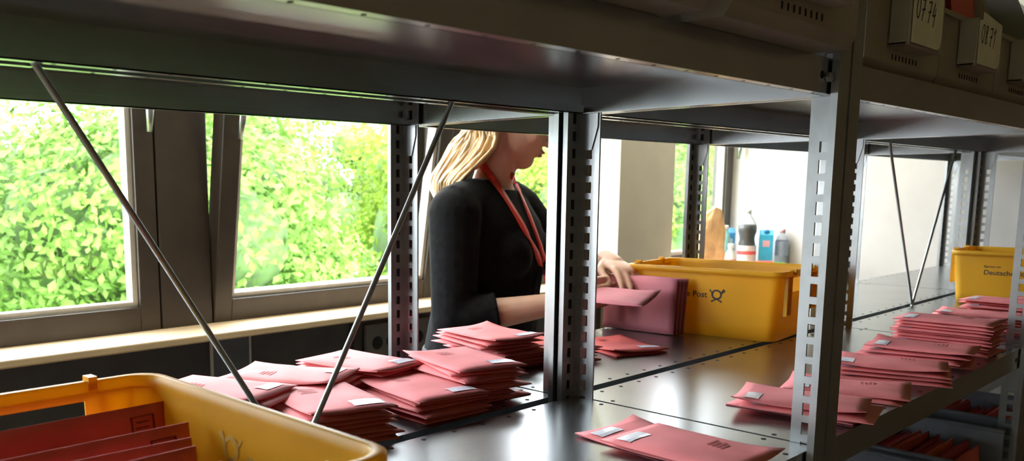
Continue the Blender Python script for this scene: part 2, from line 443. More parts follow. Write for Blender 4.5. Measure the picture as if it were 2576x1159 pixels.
stack('of the tall pile left of the grey double post', 'tall pile left of the double post', .985, .940, -14, 9, pink_paper, .058, True, seed=3, jit=1.3)
stack('of the rear pile behind the brace rod', 'rear pile behind the brace rod', .880, 1.065, 8, 8, pink_paper, .050, True, seed=4)
stack('of the flat rear pile in front of the joint plate', 'flat rear pile', .738, 1.060, 30, 8, pink_paper, .050, True, seed=5)
stack('of the leftmost pile rising behind the yellow box', 'leftmost pile', .600, 1.030, 24, 9, pink_paper, .055, True, seed=6)
stack('of the pile touching the woman\'s elbow', 'pile at the elbow', 1.205, 1.078, -9, 9, pink_paper, .058, True, seed=7)
stack('of the pile half hidden by the double post', 'pile before the woman', 1.315, 1.035, -5, 5, red_paper, .028, True, seed=8)
stack('lying alone right of the double post', 'pair right of the double post', 1.490, .990, -25, 2, red_paper, .013, True, seed=9)
stack('of the nearest pair at the bottom of the picture', 'nearest pair', .948, .522, -3, 1, pink_paper, .0145, False, z0=.0075, seed=10)
stack('peeking out below the nearest pair', 'nearest pair', .962, .572, -4, 1, pink_paper, .007, False, seed=11)
stack('of the pair seen through the slotted post', 'pair behind the slotted post', 1.262, .522, 16, 3, pink_paper, .021, False, seed=12, jit=1.6)
stack('lying flat just behind the slotted post pair', 'flat pair past the slotted post', 1.432, .522, 17, 2, pink_paper, .012, False, seed=13)
stack('of the four-high pile past the slotted post', 'four-high pile', 1.605, .520, 16, 4, pink_paper, .028, False, seed=14, jit=.6)
stack('of the pile just before the thick neat one', 'sagging pile', 1.800, .528, 8, 4, pink_paper, .032, False, seed=15)
stack('of the thick neat pile near the right edge', 'thick neat pile', 1.978, .535, 2, 10, pink_paper, .062, False, seed=16, jit=.8)
stack('of the low pile just past the thick neat one', 'low pile by the far box', 2.30, .560, 6, 6, pink_paper, .040, False, seed=17)
stack('of the second pile before the far yellow box', 'pile closest to the far box', 2.50, .555, -4, 8, pink_paper, .052, False, seed=18)
stack('of the small pile right beside the far yellow box', 'small far pile', 2.66, .50, 5, 6, pink_paper, .04, False, seed=19)

# ------------------------------------------------------------------ text helpers
def text_mesh(s, size, shear=0):
    c = bpy.data.curves.new('t', 'FONT'); c.body = s; c.size = size; c.shear = shear; c.resolution_u = 3; c.offset = size * .012
    o = bpy.data.objects.new('t', c); COL.objects.link(o)
    dg = bpy.context.evaluated_depsgraph_get(); me = bpy.data.meshes.new_from_object(o.evaluated_get(dg))
    bpy.data.objects.remove(o); bpy.data.curves.remove(c)
    return [v.co[:] for v in me.vertices], [tuple(p.vertices) for p in me.polygons]
def horn():
    mb = MB()
    def strip(pts, w0, w1):
        n = len(pts); vs = []
        for i, p in enumerate(pts):
            a = pts[max(i - 1, 0)]; b = pts[min(i + 1, n - 1)]; d = Vector((b[0] - a[0], b[1] - a[1])).normalized(); w = w0 + (w1 - w0) * i / (n - 1)
            vs += [(p[0] - d.y * w, p[1] + d.x * w, 0), (p[0] + d.y * w, p[1] - d.x * w, 0)]
        mb.add(vs, [(2 * i, 2 * i + 1, 2 * i + 3, 2 * i + 2) for i in range(n - 1)])
    strip([(.66 * math.cos(t), .10 + .62 * math.sin(t)) for t in [R(90 + 20 * i) for i in range(19)]], .13, .13)
    strip([(.55, .25), (.80, .45), (1.15, .85)], .07, .24)
    strip([(-.55, .25), (-.85, .5), (-1.0, .8)], .06, .11)
    strip([(.1, -.5), (-.35, -.72), (-.80, -.95)], .07, .13); strip([(-.1, -.5), (.35, -.72), (.80, -.95)], .07, .13)
    return mb

# ------------------------------------------------------------------ yellow postal boxes
def rrect(hx, hy, r_, n=5, extra=()):
    pts = []
    for cx_, cy_, a0 in ((hx - r_, hy - r_, 0), (-hx + r_, hy - r_, 90), (-hx + r_, -hy + r_, 180), (hx - r_, -hy + r_, 270)):
        for i in range(n + 1):
            a = R(a0 + 90 * i / n); pts.append((cx_ + r_ * math.cos(a), cy_ + r_ * math.sin(a)))
        # handle points on the short (Y) sides
        if a0 == 0: pts += [(x, hy) for x in (.052, -.052)]
        if a0 == 180: pts += [(x, -hy) for x in (-.052, .052)]
    return pts
def yellow_box(loc, rz, label, print_out=True, ghost_in=False):
    HX, HY, H, t = .120, .176, .147, .003
    root = empty('postal_box', loc, rz, label=label, cat='box', group='yellow plastic postal boxes')
    mb = MB()
    def ring(z, ins): 
        k = .93 + .07 * z / H
        return [(x, y, z) for x, y in rrect(HX * k - ins, HY * k - ins, .024 - min(ins, .004))]
    zs = [0, .03, .100, .131, .138]
    outer = [ring(z, .004) for z in zs]; inner = [ring(max(z, t), .004 + t) for z in zs]
    n = len(outer[0]); i0 = 6; i1 = 7; j0 = 20; j1 = 21      # indices of the handle points
    vs = [p for r_ in outer for p in r_] + [p for r_ in inner for p in r_]; fs = []
    off = len(outer) * n
    for i in range(len(zs) - 1):
        for j in range(n):
            jn = (j + 1) % n
            if i == 2 and j in (i0, j0):
                for a, b in ((i * n + j, i * n + jn), ((i + 1) * n + jn, (i + 1) * n + j), (i * n + jn, (i + 1) * n + jn), ((i + 1) * n + j, i * n + j)):
                    fs.append((a, b, off + b, off + a))
                continue
            a, b = i * n + j, i * n + jn
            fs.append((a, b, b + n, a + n)); fs.append((off + b, off + a, off + a + n, off + b + n))
    fs.append(tuple(reversed(range(n)))); fs.append(tuple(off + j for j in range(n)))
    mb.add(vs, fs)
    mb.build('box_body', yellow, root, True)
    # rim: folded outward, stepped at the handle bays
    rm = MB()
    rm.loft([[(x, y, z) for x, y in rrect(HX - i_, HY - i_, .026)] for z, i_ in ((.136, .0065), (.136, -.002), (.1465, -.002), (.148, .000), (.148, .005), (.147, .0065), (.136, .0065))], caps=False)
    rm.build('rim', yellow, root, True)
    for sy in (-1, 1):
        for x in (-.068, .068, -.095, .095):
            y0, y1 = sorted((sy * (HY - .004), sy * (HY + .002))); MB().box(x - .0015, x + .0015, y0 - .001, y1, .055, .137).build('end_rib', yellow, root)
        y0, y1 = sorted((sy * (HY - .005), sy * (HY + .001)))
        MB().box(-.0935, -.0695, y0, y1, .108, .111).build('cross_rib', yellow, root); MB().box(.0695, .0935, y0, y1, .108, .111).build('cross_rib', yellow, root)
        for x in (-.060, .060): MB().box(x - .004, x + .004, sy * HY - .008, sy * HY + .005, .140, .152).build('stacking_stub', yellow, root)
    if print_out:
        v, f = text_mesh('Deutsche Post', .0185)
        xs = [p[0] for p in v]; wd = max(xs) - min(xs)
        mb = MB()
        k = lambda z: -(HX * (.93 + .07 * z / H) - .004) - .0006
        z0 = .084
        mb.add([(k(z0 + p[1]), .028 - p[0] + wd * .5 + .012, z0 + p[1]) for p in v], f)
        mb.build('lettering', ink, root)
        v2, f2 = text_mesh('Eigentum der', .0075)
        MB().add([(k(.104 + p[1]), .028 - p[0] + wd * .5 + .012, .104 + p[1]) for p in v2], f2).build('small_lettering', ink, root)
        h = horn(); hs = .015; yc = .028 - wd * .5 - .010
        MB().add([(k(.090 + p[1] * hs), yc - p[0] * hs, .090 + p[1] * hs) for p in h.v], h.f).build('post_horn_emblem', ink, root)
    if ghost_in:
        v, f = text_mesh('Deutsche Post', .021); h = horn()
        k = lambda z: (HX * (.93 + .07 * z / H) - .004 - t) - .0007
        MB().add([(k(.092 + p[1]), -.004 - p[0], .092 + p[1]) for p in v], [tuple(reversed(q)) for q in f]).build('mirrored_lettering', ghost, root)
        MB().add([(k(.106 + p[1] * .015), .020 + p[0] * .015, .106 + p[1] * .015) for p in h.v], h.f).build('mirrored_emblem', ghost, root)
    return root
yellow_box((.256, .592, Z0), R(0), 'yellow plastic postal box in the left foreground filled with red envelopes', True, True)
yellow_box((1.868, .972, Z0), R(6), 'yellow plastic postal box with printed emblem standing beside the woman\'s hands')
yellow_box((2.90, .592, Z0), R(3), 'far yellow plastic postal box cut by the right picture edge')
# standing envelopes in the near box
ys = [(.735, .262, .118, 0), (.720, .2815, .127, 1.5), (.668, .250, .116, -1), (.650, .266, .124, 1), (.617, .248, .122, -1.5), (.600, .242, .114, 1), (.582, .236, .124, 2), (.556, .240, .118, -1), (.532, .236, .116, 1), (.508, .238, .114, 0), (.484, .240, .112, -1)]
for i, (y, x, top, rz) in enumerate(ys):
    o = envelope(i % 8, red_paper, (x, y, Z0 + top - .061), (R(90 + 9), 0, R(rz)), 'red envelope standing in the near yellow box, %s from the back' % ORD[i], 'envelopes in the near yellow box', False, False)
    o.rotation_euler = (Matrix.Rotation(R(rz), 3, 'Z') @ Matrix.Rotation(R(-8), 3, 'X') @ Matrix(((0, 1, 0), (0, 0, -1), (-1, 0, 0)))).to_euler()
    # printed franking frame near the upper right corner
    mb = MB(); X0, X1, Y0, Y1 = -.052, -.030, .052, .074; w = .0008; z = .0042
    for a in ((X0, X1, Y0, Y0 + w), (X0, X1, Y1 - w, Y1), (X0, X0 + w, Y0, Y1), (X1 - w, X1, Y0, Y1), (X0 + .005, X0 + .0062, Y0 + .005, Y1 - .005), (X0 + .010, X0 + .0112, Y0 + .004, Y1 - .006)): mb.box(a[0], a[1], a[2], a[3], z - .003, z + .0008)
    mb.build('franking_frame', mat('franking_print', (.22, .03, .03), .8), o)

# ------------------------------------------------------------------ grey bins
def stroke_digits(s, hgt):
    D = {'0': [[(.3 + .28 * math.cos(R(a)), .5 + .5 * math.sin(R(a))) for a in range(60, 421, 24)]],
         '7': [[(0, .92), (.55, 1.0), (.38, .5), (.22, -.05)], [(.1, .45), (.55, .52)]],
         '4': [[(.32, 1.0), (.05, .35), (.55, .42)], [(.5, .75), (.38, -.15)]],
         '8': [[(.3 + .2 * math.sin(R(2 * a)), .5 + .5 * math.cos(R(a))) for a in range(0, 361, 20)]],
         '1': [[(.1, .7), (.4, 1.0), (.28, -.1)]]}
    mb = MB(); x = 0
    for ch in s:
        if ch == ' ': x += .3; continue
        for pl in D[ch]:
            p = [((x + q[0] + .18 * q[1]) * hgt * .8, q[1] * hgt, 0) for q in pl]
            for i in range(len(p) - 1):
                a, b = Vector(p[i]), Vector(p[i + 1]); d = (b - a).normalized(); n_ = Vector((-d.y, d.x, 0)) * .0011; e = d * .0006
                mb.add([a - e + n_, a - e - n_, b + e - n_, b + e + n_], [(0, 1, 2, 3)])
        x += .85
    return mb
def storage_bin(x0, yf, z, label, digits=None, card=True, w=.275, d=.34, h=.27, fh=.100, group='grey storage bins on the top shelf', fill=True):
    root = empty('storage_bin', (x0, yf, z), label=label, cat='bin', group=group)
    t = .004; f = .006      # slight front chamfer
    body = MB()
    body.box(f, w - f, .02, d, 0, t)
    body.loft([[(0, 0, .012), (0, .008, 0), (0, d, 0), (0, d, h), (0, .07, h), (0, 0, fh)], [(t, 0, .012), (t, .008, 0), (t, d, 0), (t, d, h), (t, .07, h), (t, 0, fh)]])
    body.loft([[(w - t, 0, .012), (w - t, .008, 0), (w - t, d, 0), (w - t, d, h), (w - t, .07, h), (w - t, 0, fh)], [(w, 0, .012), (w, .008, 0), (w, d, 0), (w, d, h), (w, .07, h), (w, 0, fh)]])
    body.box(t, w - t, d - t, d, t, h)
    body.loft([[(t, 0, .012), (t, .008, 0), (t, .02, 0), (t, .02, t), (t, t, .014), (t, t, fh), (t, 0, fh)], [(w - t, 0, .012), (w - t, .008, 0), (w - t, .02, 0), (w - t, .02, t), (w - t, t, .014), (w - t, t, fh), (w - t, 0, fh)]])
    body.build('bin_body', grey_bin, root)
    MB().box(-.004, w + .004, -.006, .004, fh - .003, fh + .004).build('front_rim', grey_bin, root)
    for a_, b_ in ((-.005, .004), (w - .004, w + .005)): MB().box(a_, b_, .07, d, h - .006, h + .002).build('side_rim', grey_bin, root)
    sl = MB(); c = w / 2
    for i in range(8): sl.box(c - .045 + i * .0128, c - .0425 + i * .0128, -.0008, .001, .017, .024)
    tag(sl.build('vent_slots', black, root), kind='stuff')
    if card:
        hd = MB().box(c - .064, c + .064, -.024, 0, .031, .037).box(c - .064, c - .059, -.026, 0, .031, .100).box(c + .059, c + .064, -.026, 0, .031, .100).box(c - .064, c + .064, -.004, 0, .037, .100)
        ho = hd.build('label_holder', grey_bin, root, bevel=.002)
        pr = []
        for px_, pz in ((-.056, .035), (.044, .035), (.053, .039), (.057, .048), (.057, .102), (-.040, .110), (-.040, .099), (-.056, .097)): pr.append((c + px_, pz))
        cm = MB().loft([[(x, -.0262, z_) for x, z_ in pr], [(x, -.0252, z_) for x, z_ in pr]])
        co = cm.build('label_card', card_m, ho)
        if digits:
            dg = stroke_digits(digits, .026); MB().add([(c - .048 + p[0], -.0266, .066 + p[1]) for p in dg.v], dg.f).build('handwritten_number', ink, root)
    return root
zt = Z0 + TOPZ + .0006
storage_bin(.425, .385, zt, 'grey bin on the top shelf cut off by the upper picture edge')
storage_bin(.735, .385, zt, 'grey bin overhanging the top shelf left of the slotted post')
storage_bin(1.160, .432, zt, 'grey bin right of the slotted post with card 0774', '07 74')
storage_bin(1.442, .432, zt, 'grey bin with card 0871 and red paper inside', '08 71')
storage_bin(1.724, .432, zt, 'grey bin in the upper right corner of the picture')
for i, x in enumerate((1.545, 1.60)):
    o = envelope(i, red_paper, (x, .52, zt + .09), (0, 0, 0), ['front', 'rear'][i] + ' red envelope standing inside the bin with card 0871', 'envelopes in the bin with card 0871', False, False)
    o.rotation_euler = (R(83), 0, 0); o.location = (1.652, .462 + .02 * i, zt + .0052 + .088)
# lower shelf: open bins packed with standing envelopes
def open_bin(x0, x1, label, n, seed, paper_mix, where):
    z = Z0 + LOW[0] + .0006; y0, y1, H, t = A_F + .006, A_R - .055, .188, .004
    root = empty('letter_bin', (x0, y0, z), label=label, cat='bin', group='grey letter bins on the lower shelf')
    w, d = x1 - x0, y1 - y0
    b = MB().box(0, w, 0, d, 0, t).box(0, t, 0, d, t, H).box(w - t, w, 0, d, t, H).box(t, w - t, 0, t, t, H * .62).box(t, w - t, d - t, d, t, H)
    b.build('bin_body', mat('bluegrey_bin', (.16, .17, .20), .5), root, bevel=.0015)
    for a_, b_ in ((-.008, .006), (w - .006, w + .008)): MB().box(a_, b_, 0, d, H - .001, H + .006).build('rim', mat('bluegrey_bin', (.16, .17, .20), .5), root, bevel=.002)
    rnd = random.Random(seed)
    for i in range(n):
        yy = y0 + .022 + (d - .05) * i / (n - 1)
        p = rnd.choice(paper_mix)
        o = envelope(rnd.randrange(8), p, (x0 + w / 2 + rnd.uniform(-.02, .02), yy, z + .012 + EW / 2 + rnd.uniform(.028, .046)), (0, 0, 0), 'red envelope standing in the %s, %s from the aisle' % (where, ordn(i)), 'envelopes in the ' + where, False, False)
        o.rotation_euler = (Matrix.Rotation(R(rnd.uniform(-1.5, 1.5)), 3, 'Z') @ Matrix.Rotation(R(rnd.uniform(-5.2, -4.2)), 3, 'X') @ Matrix(((0, 1, 0), (0, 0, -1), (-1, 0, 0)))).to_euler()
mix = [red_paper, red_paper, pink_paper, mat('orange_envelope_paper', (.72, .17, .07), .75, 0, .05, 18), mat('crimson_envelope_paper', (.42, .06, .09), .75, 0, .05, 18)]
open_bin(1.14, 1.385, 'blue-grey letter bin on the lower shelf hidden behind the slotted post', 24, 1, mix, 'lower bin behind the slotted post')
open_bin(1.43, 1.70, 'blue-grey letter bin on the lower shelf, nearest the slotted post', 28, 2, mix, 'lower bin nearest the post')
open_bin(1.745, 2.045, 'blue-grey letter bin in the middle of the lower shelf', 28, 3, mix, 'middle lower bin')
open_bin(2.150, 2.40, 'blue-grey letter bin at the far end of the lower shelf', 28, 4, mix, 'far lower bin')

# ------------------------------------------------------------------ bundle leaning on the box, envelope in the hand
for i in range(4):
    a = R(7)
    o = envelope(i, rose_paper, (1.700 + .010 * i, 1.078 - .004 * i, Z0 + .0625), (0, 0, 0), 'rose envelope leaning upright on the yellow box, %s from the front' % ORD[i], 'bundle leaning on the yellow box', False, False)
    # width -> up, length -> Y, normal -> -X
    o.rotation_euler = (Matrix.Rotation(R(4 - 1.5 * i), 3, 'Z') @ Matrix.Rotation(R(5), 3, 'Y') @ Matrix(((0, 0, -1), (0, 1, 0), (1, 0, 0)))).to_euler()
held = envelope(9, rose_paper, (1.600, 1.082, Z0 + .088), (0, 0, 0), 'rose envelope held tilted in the woman\'s right hand', None, False, False)
held.rotation_euler = (R(2), R(-9), R(14))

# ------------------------------------------------------------------ the woman
def remeshed(mb, name, vox, smooth_it=3, fac=.5):
    me = mb.mesh('tmp'); o = bpy.data.objects.new('tmp', me); COL.objects.link(o)
    r_ = o.modifiers.new('r', 'REMESH'); r_.mode = 'VOXEL'; r_.voxel_size = vox
    s_ = o.modifiers.new('s', 'SMOOTH'); s_.factor = fac; s_.iterations = smooth_it
    dg = bpy.context.evaluated_depsgraph_get(); out = bpy.data.meshes.new_from_object(o.evaluated_get(dg))
    bpy.data.objects.remove(o); out.name = name
    for p in out.polygons: p.use_smooth = True
    return out
V = Vector
RSH, LSH = V((1.420, 1.384, .266)), V((1.746, 1.478, .268))
NECK = V((1.592, 1.432, .285))
Fd = V((.29, -.957, 0)); Ld = V((.957, .29, 0))
REL, RWR = V((1.378, 1.345, .028)), V((1.545, 1.180, .068))
LEL, LWR = V((1.845, 1.345, .060)), V((1.745, 1.195, .148))
PEL = V((1.575, 1.47, -.08))
def orient(c, rings):       # elliptical torso rings: (centre, half width, half depth)
    out = []
    for p, a, b in rings:
        out.append([p + Ld * (a * math.cos(t)) + Fd * (b * math.sin(t) * (1.0 if math.sin(t) > 0 else .9)) for t in [2 * math.pi * j / 24 for j in range(24)]])
    return out
def torso(g):
    c = NECK
    return orient(None, [
        (PEL + V((0, 0, -.09)), .165 + g, .115 + g), (PEL + V((.006, -.012, 0)), .170 + g, .126 + g), (PEL + V((.012, -.020, .08)), .156 + g, .124 + g),
        (V((1.592, 1.445, .06)), .150 + g, .120 + g), (V((1.594, 1.441, .13)), .154 + g, .124 + g), (V((1.594, 1.437, .19)), .156 + g, .124 + g),
        (V((1.592, 1.437, .24)), .155 + g, .108 + g), (V((1.590, 1.440, .285)), .150 + g, .078 + g), (V((1.590, 1.438, .315)), .095 + g, .058 + g), (V((1.592, 1.432, .332)), .058 + g, .05 + g)])
HC = V((1.630, 1.381, .486))
hy, hp = R(-50), R(25)
f0 = V((math.cos(hy), math.sin(hy), 0)); l0 = V((-math.sin(hy), math.cos(hy), 0))
hf = f0 * math.cos(hp) - V((0, 0, 1)) * math.sin(hp); hu = f0 * math.sin(hp) + V((0, 0, 1)) * math.cos(hp)
HM = Matrix((hf, l0, hu)).transposed()
def H(x, y, z): return HC + HM @ V((x, y, z))
def finger(mb, pts, r_): mb.tube(pts, [r_, r_ * .98, r_ * .92, r_ * .78], 8); mb.ell(pts[-1], r_ * .8, r_ * .8, r_ * .8, None, 8, 6); mb.ell(pts[0], r_, r_, r_, None, 8, 6)
def hand(mb, wr, d, side, palm_n, curl):
    """wr wrist, d pointing direction, side = toward the thumb, palm_n = palm normal"""
    d = d.normalized(); side = (side - d * side.dot(d)).normalized(); pn = (palm_n - d * palm_n.dot(d) - side * palm_n.dot(side)).normalized()
    mtx = Matrix((d, side, pn)).transposed()
    mb.ell(wr + d * .045, .052, .038, .015, mtx, 16, 10); mb.ell(wr + d * .062, .030, .037, .013, mtx, 16, 10)
    mb.tube([wr - d * .02, wr + d * .02, wr + d * .04], [.024, .023, .020], 12, flat=1.2, upv=pn)
    for k, (o_, ln) in enumerate(((.029, .070), (.010, .078), (-.009, .072), (-.027, .056))):
        p = wr + d * (.078 - .004 * abs(k - 1)) + side * o_; pts = [p - d * .02]; dirn = d.copy(); seg = ln / 3; pts = [p]
        for q in range(3):
            a = curl * (.5 + .35 * q); dd = d * math.cos(a) + pn * math.sin(a); p = p + dd * seg; pts.append(p)
        finger(mb, pts, .0082 if k < 3 else .0072)
    tb = wr + d * .025 + side * .030
    finger(mb, [tb, tb + d * .022 + side * .018 + pn * .008, tb + d * .048 + side * .022 + pn * .018, tb + d * .068 + side * .018 + pn * .026], .0095)
def make_body():
    b = MB()
    b.loft(torso(0))
    b.tube([NECK + V((0, 0, -.03)), NECK + V((.002, -.004, .05)), NECK + V((.014, -.018, .115)), HC + V((-.005, .006, -.02))], [.060, .049, .047, .052], 16)
    # arms
    for sh, el, wr in ((RSH, REL, RWR), (LSH, LEL, LWR)):
        b.ell(sh, .052, .052, .05); b.tube([sh, sh.lerp(el, .35), sh.lerp(el, .75), el], [.050, .046, .040, .037], 14); b.ell(el, .037, .037, .037)
        b.tube([el, el.lerp(wr, .25), el.lerp(wr, .6), wr], [.036, .038, .031, .024], 14)
    hd = (RWR - REL).normalized() + V((.25, .1, .1))
    hand(b, RWR, hd, V((.2, .2, 1)), V((.5, .7, .1)), .55)
    hand(b, LWR, V((-.35, -.80, -.18)), V((-.75, .35, .1)), V((.0, -.25, -1)), .75)
    # legs
    for s_ in (-1, 1):
        hip = PEL + Ld * (.085 * s_) + V((0, 0, -.06)); kn = hip + Fd * .02 + V((0, 0, -.42)); an = hip - Fd * .02 + Ld * (.01 * s_); an.z = -.925
        b.tube([hip, hip.lerp(kn, .4), kn, kn.lerp(an, .35), an], [.088, .078, .056, .056, .038], 16); b.ell(hip, .088, .088, .08)
        b.tube([an + V((0, 0, .02)), an + V((0, 0, -.03)), an + Fd * .06 + V((0, 0, -.052)), an + Fd * .15 + V((0, 0, -.058))], [.038, .038, .032, .02], 12)
    # head
    b.ell(H(-.012, 0, .030), .094, .072, .086, HM, 28, 18)
    b.ell(H(.022, 0, -.030), .062, .058, .080, HM, 24, 16)
    b.ell(H(.050, 0, -.083), .030, .030, .026, HM, 16, 10)       # chin
    b.ell(H(.020, 0, -.062), .050, .054, .038, HM, 18, 12)       # jaw
    b.ell(H(.060, 0, -.052), .024, .030, .024, HM, 14, 10)       # mouth area
    b.tube([H(.080, 0, .022), H(.092, 0, .000), H(.103, 0, -.018), H(.104, 0, -.028)], [.008, .010, .0125, .011], 10)
    for s_ in (-1, 1):
        b.ell(H(.091, .011 * s_, -.029), .010, .0085, .008, HM, 10, 8)
        b.ell(H(.050, .036 * s_, -.022), .026, .024, .026, HM, 12, 8)  # cheek
        b.ell(H(.070, .030 * s_, .034), .016, .026, .010, HM, 12, 8)   # brow
        b.ell(H(-.012, .071 * s_, -.008), .018, .008, .030, HM, 12, 8)  # ear
    b.ell(H(.0845, 0, -.050), .0085, .021, .0050, HM, 12, 8); b.ell(H(.0815, 0, -.060), .0085, .019, .0058, HM, 12, 8)
    return remeshed(b, 'body', .0036, 4)
body_me = make_body()
ORG = V((1.58, 1.45, Z0))
woman = link('person', body_me, skin_m); woman.location = (0, 0, Z0)
tag(woman, 'woman in black sweater with long blonde hair and red lanyard sorting envelopes', 'person')
sw = MB()
sw.loft(torso(.009)[1:-1] if False else torso(.009)[:9])
for sh, el, wr, k in ((RSH, REL, RWR, .42), (LSH, LEL, LWR, .36)):
    e2 = el.lerp(wr, k); sw.ell(sh, .060, .060, .056)
    sw.tube([sh, sh.lerp(el, .3), sh.lerp(el, .75), el], [.061, .057, .052, .050], 16); sw.ell(el, .050, .050, .050)
    sw.tube([el, el.lerp(wr, .15), e2], [.050, .051, .046], 16)
    sw.tube([e2.lerp(el, .06), e2], [.049, .049], 16)
for s_, c in ((-1, RSH), (1, LSH)):
    sw.tube([NECK + Ld * (.042 * s_) + V((0, .0, .014)), (NECK + Ld * (.042 * s_)).lerp(c, .5) + V((0, 0, .020)), c + V((0, 0, .008))], [.044, .047, .054], 14)
for s_ in (-1, 1): sw.ell(V((1.590, 1.44, .165)) + Fd * .078 + Ld * (.062 * s_), .064, .064, .066)
sw_me = remeshed(sw, 'sweater', .005, 5)
swo = link('sweater', sw_me, sweater_m, woman)
tr = MB(); tr.loft(orient(None, [(PEL + V((0, 0, -.12)), .172, .122), (PEL + V((0, 0, -.02)), .176, .126), (PEL + V((0, 0, .02)), .17, .12)]))
for s_ in (-1, 1):
    hip = PEL + Ld * (.085 * s_) + V((0, 0, -.06)); kn = hip + Fd * .02 + V((0, 0, -.42)); an = hip - Fd * .02 + Ld * (.01 * s_); an.z = -.90
    tr.tube([hip, hip.lerp(kn, .4), kn, kn.lerp(an, .35), an], [.097, .088, .066, .065, .050], 16); tr.ell(hip, .097, .097, .09)
link('trousers', remeshed(tr, 'trousers', .007, 3), trouser_m, woman)
for s_ in (-1, 1):
    hip = PEL + Ld * (.085 * s_); an = hip - Fd * .02 + Ld * (.01 * s_)
    p = V((an.x, an.y, -.955)); sh = MB().loft([[q + V((0, 0, 0)) for q in [p + Fd * (.06 + .135 * k * math.cos(t)) + Ld * (.046 * k * math.sin(t)) + V((0, 0, z)) for t in [2 * math.pi * j / 20 for j in range(20)]]] for z, k in ((-.045, .96), (-.044, 1), (-.02, 1), (.0, .9), (.02, .72))])
    sh.build('shoe', shoe_m, woman, True)
# lips and eyes
MB().ell(H(.0875, 0, -.0505), .0075, .0195, .0040, HM, 14, 8).ell(H(.0845, 0, -.0598), .0075, .017, .0046, HM, 14, 8).build('lips', lip_m, woman, True)
for s_ in (-1, 1):
    e_ = MB().ell(H(.0665, .030 * s_, .012), .0125, .0125, .0125, HM, 16, 10).build('eye', mat('eye_white', (.75, .73, .70), .3), woman, True)
    MB().ell(H(.0775, .0305 * s_, .009), .003, .0055, .0055, HM, 12, 8).build('iris', mat('iris', (.08, .12, .12), .2), e_, True)
# hair: cap plus many long strands falling down the back
hb = MB(); rnd = random.Random(3)
for i in range(150):
    ph = rnd.uniform(-1.0, 1.0)                     # side to side
    s_ = math.sin(ph * 1.45); c_ = math.cos(ph * 1.45)
    x0 = rnd.uniform(.02, .05)
    pts = [H(.060 - .035 * abs(s_), .020 * s_, .112 - .02 * abs(s_)), H(-.005 - .05 * c_, .078 * s_, .095 * (1 - .35 * abs(s_))), H(-.04 - .058 * c_, .082 * s_, .030), H(-.050 - .050 * c_, .074 * s_, -.035)]
    w = rnd.uniform(-1, 1); dep = 1.445 - .075 * w + rnd.uniform(-.02, .02); ln = rnd.uniform(.0, 1.0)
    pts = pts[:3] if w > .2 else pts
    def A(px, py, Y): return at_y(px, py, Y) - V((0, 0, Z0))
    full = pts + [A(1200 + 52 * w, 350, dep), A(1165 + 52 * w, 402, dep + .015), A(1120 + 36 * w, 458, dep + .05), A(1124 + 22 * w, 500 + 10 * ln, 1.50), A(1136 + 16 * w, 530 + 20 * ln, 1.50)]
    full = [q + V((rnd.uniform(-.004, .004), rnd.uniform(-.004, .004), 0)) for q in full]
    # smooth resample (Catmull-Rom)
    sm = []
    for a in range(len(full) - 1):
        q0, q1, q2, q3 = full[max(a - 1, 0)], full[a], full[a + 1], full[min(a + 2, len(full) - 1)]
        for t in (0, .33, .66):
            sm.append(.5 * ((2 * q1) + (q2 - q0) * t + (2 * q0 - 5 * q1 + 4 * q2 - q3) * t * t + (3 * q1 - q0 - 3 * q2 + q3) * t ** 3))
    sm.append(full[-1]); n_ = len(sm)
    hb.tube(sm, [.0055 * (1 - .75 * max(0, (i_ / (n_ - 1)) - .35)) for i_ in range(n_)], 5, flat=.8)
hb.ell(H(-.016, 0, .040), .097, .080, .086, HM, 24, 14)
hb.build('hair', hair_m, woman, True)
# lanyard ribbons snapped onto the sweater
bv = BVHTree.FromPolygons([v.co.copy() for v in sw_me.vertices], [tuple(p.vertices) for p in sw_me.polygons])
bv2 = BVHTree.FromPolygons([v.co.copy() for v in body_me.vertices], [tuple(p.vertices) for p in body_me.polygons])
def hit(px, py):
    d = ray(px, py).normalized(); o = V((CAM.x, CAM.y, CAM.z - Z0)); best = None
    for t in (bv, bv2):
        p, n_, i_, ds = t.ray_cast(o, d)
        if p is not None and (best is None or ds < best[1]): best = (p, ds, n_)
    return best
def ribbon(pxs, wid, name, parent):
    pts = []
    for a, b in zip(pxs[:-1], pxs[1:]):
        for k in range(4):
            x = a[0] + (b[0] - a[0]) * k / 4; y = a[1] + (b[1] - a[1]) * k / 4; h_ = hit(x, y)
            if h_: pts.append((h_[0], h_[2]))
    h_ = hit(*pxs[-1]); 
    if h_: pts.append((h_[0], h_[2]))
    if len(pts) < 3: return None
    mb = MB(); L1 = []; 
    o = V((CAM.x, CAM.y, CAM.z - Z0))
    co = [p + n_ * .005 for p, n_ in pts]
    for _ in range(3): co = [co[0]] + [(co[i - 1] + co[i] * 2 + co[i + 1]) / 4 for i in range(1, len(co) - 1)] + [co[-1]]
    vs = []; n = len(co)
    for i, p in enumerate(co):
        d = (co[min(i + 1, n - 1)] - co[max(i - 1, 0)]).normalized(); nn = pts[i][1]; s_ = d.cross(nn).normalized() * wid / 2
        vs += [p - s_, p + s_, p + s_ + nn * .0016, p - s_ + nn * .0016]
    fs = []
    for i in range(n - 1):
        for j in range(4):
            a = 4 * i + j; b = 4 * i + (j + 1) % 4; fs.append((a, b, b + 4, a + 4))
    fs += [(3, 2, 1, 0), tuple(4 * (n - 1) + j for j in range(4))]
    return mb.add(vs, fs).build(name, lanyard_m, parent, True)
lan = empty('lanyard', (0, 0, Z0), label='red ribbon lanyard hanging around the woman\'s neck', cat='lanyard')
ribbon([(1202, 392), (1222, 425), (1262, 490), (1300, 550), (1340, 625), (1368, 690), (1388, 740)], .019, 'strap', lan)
